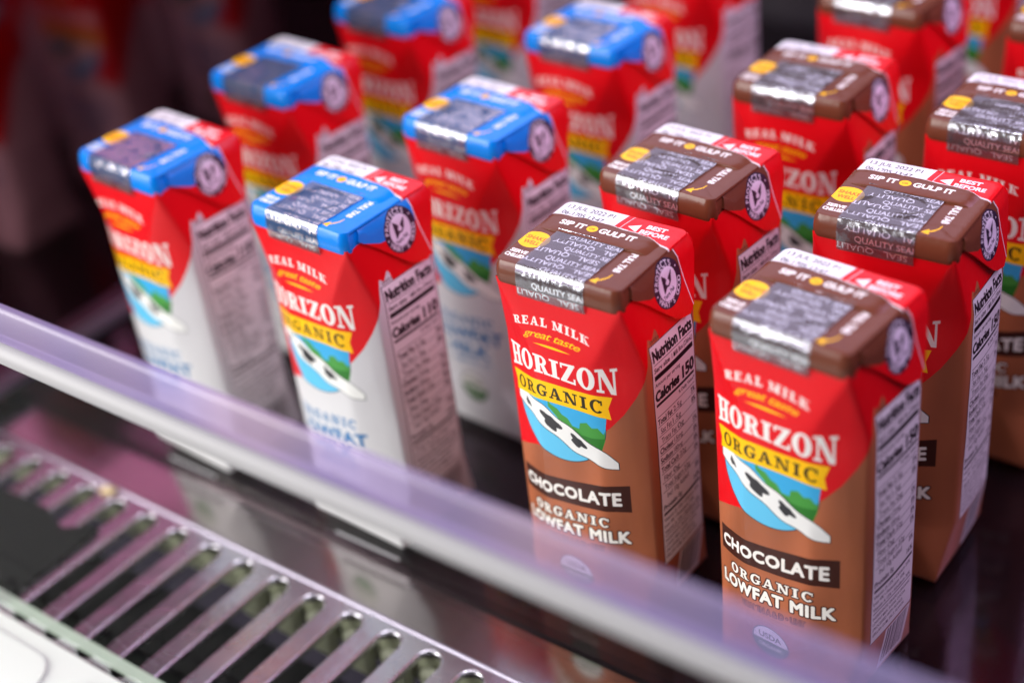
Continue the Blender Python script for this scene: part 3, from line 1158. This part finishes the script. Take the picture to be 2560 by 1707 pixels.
# grille: one steel plate with round-ended slots, a bright hem at the back, ribs beneath
gr = empty('air_grille', (-190, -160, DZ))
GX, GY = -190, -160
slots = [-251 + 22.1 * k for k in range(-6, 17)]
sw, yt, yb = 5.7, -121.8, -203.0
bm = bmesh.new()
cells = []
x_edges = [-405] + [(slots[i] + slots[i + 1]) / 2 for i in range(len(slots) - 1)] + [420]
y0, y1 = -205.0, -118.2
for i, sx in enumerate(slots):
    xl, xr = x_edges[i], x_edges[i + 1]
    lean = .055
    ring = []
    for a in range(0, 181, 15):
        ring.append((sx + sw * math.cos(math.radians(a)), yt - sw + sw * math.sin(math.radians(a))))
    for a in range(180, 361, 15):
        ring.append((sx + sw * math.cos(math.radians(a)), yb + sw + sw * math.sin(math.radians(a))))
    outer = []
    for (px_, py_) in ring:
        # radial match on the cell border
        cxp, cyp = sx, (yt - sw if py_ > (yt + yb) / 2 else yb + sw)
        dx, dy = px_ - cxp, py_ - cyp
        k = 1e9
        if dx > 1e-6:
            k = min(k, (xr - cxp) / dx)
        if dx < -1e-6:
            k = min(k, (xl - cxp) / dx)
        if dy > 1e-6:
            k = min(k, (y1 - cyp) / dy)
        if dy < -1e-6:
            k = min(k, (y0 - cyp) / dy)
        outer.append((cxp + dx * k, cyp + dy * k))
    n = len(ring)
    corners = []
    rows = []
    for (a, b) in zip(ring, outer):
        gx, gy = a[0] - GX, a[1] - GY
        dx, dy = a[0] - sx, a[1] - (yt - sw if a[1] > (yt + yb) / 2 else yb + sw)
        nl = math.hypot(dx, dy)
        dx, dy = dx / nl, dy / nl
        rows.append([bm.verts.new(Vector((gx, gy, -3.2)) * U),
                     bm.verts.new(Vector((gx, gy, -.9)) * U),
                     bm.verts.new(Vector((gx + dx * .35, gy + dy * .35, -.25)) * U),
                     bm.verts.new(Vector((gx + dx * 1.1, gy + dy * 1.1, 0)) * U),
                     bm.verts.new(Vector((gx + dx * 1.3, gy + dy * 1.3, 0)) * U),
                     bm.verts.new(Vector((b[0] - GX, b[1] - GY, 0)) * U)])
    for j in range(n):
        A, B = rows[j], rows[(j + 1) % n]
        for q in range(5):
            bm.faces.new((A[q], B[q], B[q + 1], A[q + 1]))
        # cell corner gap
        a, b = outer[j], outer[(j + 1) % n]
        for cx_ in (xl, xr):
            for cy_ in (y0, y1):
                if (abs(a[0] - cx_) < 1e-6) != (abs(b[0] - cx_) < 1e-6) and (abs(a[1] - cy_) < 1e-6) != (abs(b[1] - cy_) < 1e-6):
                    cv = bm.verts.new(Vector((cx_ - GX, cy_ - GY, 0)) * U)
                    bm.faces.new((A[5], B[5], cv))
bmesh.ops.remove_doubles(bm, verts=bm.verts[:], dist=1e-6)
bmesh.ops.recalc_face_normals(bm, faces=bm.faces[:])
me = bpy.data.meshes.new('slotted_plate')
bm.to_mesh(me)
bm.free()
me.materials.append(grille_steel)
me.shade_smooth()
me.set_sharp_from_angle(angle=math.radians(50))
po = bpy.data.objects.new('slotted_plate', me)
COL.objects.link(po)
po.parent = gr
hem = [(-118.2, -1.0), (-118.2, .5), (-117.9, .9), (-117.2, 1.1), (-116.6, .9), (-116.3, .5), (-116.3, .1), (-117.2, .1), (-117.2, -1.0)]
hv, hf = prism_x([(y - GY, z) for y, z in hem], -405 - GX, 420 - GX)
obj('hem', hv, hf, trim, gr, smooth=True, sharp=60)
obj('channel_wall', *box(-405 - GX, -121 - GY, -24, 420 - GX, -119 - GY, -3.4), olive, gr)
for k, sx in enumerate(slots):
    if sx > -190:
        r_ = obj('rib', *box(sx - 7 - GX, -128 - GY, -30, sx + 7 - GX, -121.2 - GY, -9), olive, gr)
        bevel(r_, 2.6)
obj('channel_floor', *box(-405 - GX, -240 - GY, -60, 420 - GX, -119 - GY, -56), black, gr)
obj('channel_front', *box(-405 - GX, -240 - GY, -56, 420 - GX, -236 - GY, -11), black, gr)
tag(gr, 'steel air intake grille with long slots along the front of the case', 'grille')

# a bent strip in the slots at the left and the black insert beside it
o = empty('black_insert', (-300, -165, DZ))
pts = [(-372, -146), (-345, -149), (-318, -146.5), (-300, -146), (-289, -150), (-281, -152), (-272, -145), (-266, -142.5), (-264, -150), (-264, -199.4), (-372, -199.4)]
n = len(pts)
V = [(x + 300, y + 165, .4) for x, y in pts] + [(x + 300, y + 165, 2.2) for x, y in pts]
F = [tuple(range(n)), tuple(range(n, 2 * n))] + [(i, (i + 1) % n, n + (i + 1) % n, n + i) for i in range(n)]
obj('sheet', V, F, black, o)
obj('screw_head', *box(-13, -32.5, 2.2, -10, -29.5, 3.0), trim, o)
tag(o, 'flat black plastic insert covering the left end of the grille', 'cover')

# glass front with its rail
gg = empty('glass_guard', (0, -196.5, DZ))
obj('pane', *box(-405, 1.0, 1.0, 420, 3.4, 152), pane_mat, gg)
ge = obj('lower_edge', *box(-405, -4.0, .3, 420, .9, 2.6), edge_glass, gg)
prof = [(-2.6 + 5.4 * math.cos(math.radians(a)), 158.8 + 5.2 * math.sin(math.radians(a))) for a in range(150, 391, 20)]
prof = [(3.6, 154.6), (3.6, 163.0), (.5, 164.2), (-2.2, 163.8), (-4.0, 162.2), (-4.9, 159.8), (-4.6, 157.2), (-3.2, 155.2), (-1.0, 154.3)]
pv, pf = prism_x(prof, -405, 420)
obj('rail', pv, pf, white_rail, gg, smooth=True, sharp=45)
bl = [(-1.2, 164.2), (2.6, 164.2), (3.2, 178.4), (2.6, 179.6), (1.2, 180.0), (0, 179.4), (-.6, 178.2)]
pv, pf = prism_x(bl, -405, 420)
obj('blade', pv, pf, lilac_reflection, gg, smooth=True, sharp=45)
tag(gg, 'glass guard along the case front with a white rail and top edge coloured lilac for its reflection', 'guard')

# white body of the case in front
wc = empty('case_front', (-100, -300, DZ))
pv, pf = box(-305, -120, -40, 520, 95.6, 1.2)
obj('apron', pv, pf, case_white, wc)


def rounded_panel(x0, y0, x1, y1, r, z0, z1):
    pts = [(x0 + (p[0] + 1) * 0, 0) for p in ()]
    c = []
    for cx_, cy_, a0 in ((x1 - r, y0 + r, -90), (x1 - r, y1 - r, 0), (x0 + r, y1 - r, 90), (x0 + r, y0 + r, 180)):
        for i in range(8):
            a = math.radians(a0 + 90 * i / 7)
            c.append((cx_ + r * math.cos(a), cy_ + r * math.sin(a)))
    n = len(c)
    V = [(x, y, z0) for x, y in c] + [(x, y, z1 - .6) for x, y in c] + [(x * .999, y - .3, z1) for x, y in c]
    F = [(i, (i + 1) % n, n + (i + 1) % n, n + i) for i in range(n)] + [(n + i, n + (i + 1) % n, 2 * n + (i + 1) % n, 2 * n + i) for i in range(n)] + [tuple(range(2 * n, 3 * n))]
    return V, F


obj('hatch', *rounded_panel(-300, -100, -108, 87.5, 14, 1.2, 2.4), case_white, wc, smooth=True, sharp=40)
obj('hatch', *rounded_panel(-100, -100, 120, 87.5, 14, 1.2, 2.4), case_white, wc, smooth=True, sharp=40)
tag(wc, 'white moulded front body of the case in the lower left corner', 'case')

# strips added to draw the bright reflections of the two nearest white cartons
for xa, xb, lab in ((-268, -236, 'thin pale strip added as a glint on the dark ledge below the leftmost carton'), (-156, -118, 'thin pale strip added as a glint on the dark ledge below the nearest blue-topped carton')):
    o = empty('glint_strip', ((xa + xb) / 2, -92, 0))
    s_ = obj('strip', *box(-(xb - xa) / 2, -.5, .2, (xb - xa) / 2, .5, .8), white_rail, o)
    tag(o, lab, 'painted glint', 'glint strips on the ledge')

# crumb on the hem
bm = bmesh.new()
bmesh.ops.create_icosphere(bm, subdivisions=3, radius=1)
rnd = random.Random(5)
for v in bm.verts:
    k = 1 + .25 * math.sin(v.co.x * 5 + 1) * math.cos(v.co.y * 4)
    v.co = Vector((v.co.x * 4.2 * k, v.co.y * 2.6 * k, max(-.9, v.co.z * 1.6))) * U
me = bpy.data.meshes.new('crumb')
bm.to_mesh(me)
bm.free()
me.materials.append(chip_mat)
me.shade_smooth()
o = bpy.data.objects.new('crumb', me)
COL.objects.link(o)
o.location = Vector((-284.7, -120.6, DZ + 1.0)) * U
o.rotation_euler = (0, 0, .3)
tag(o, 'small tan crumb lying on the edge of the steel grille', 'crumb')
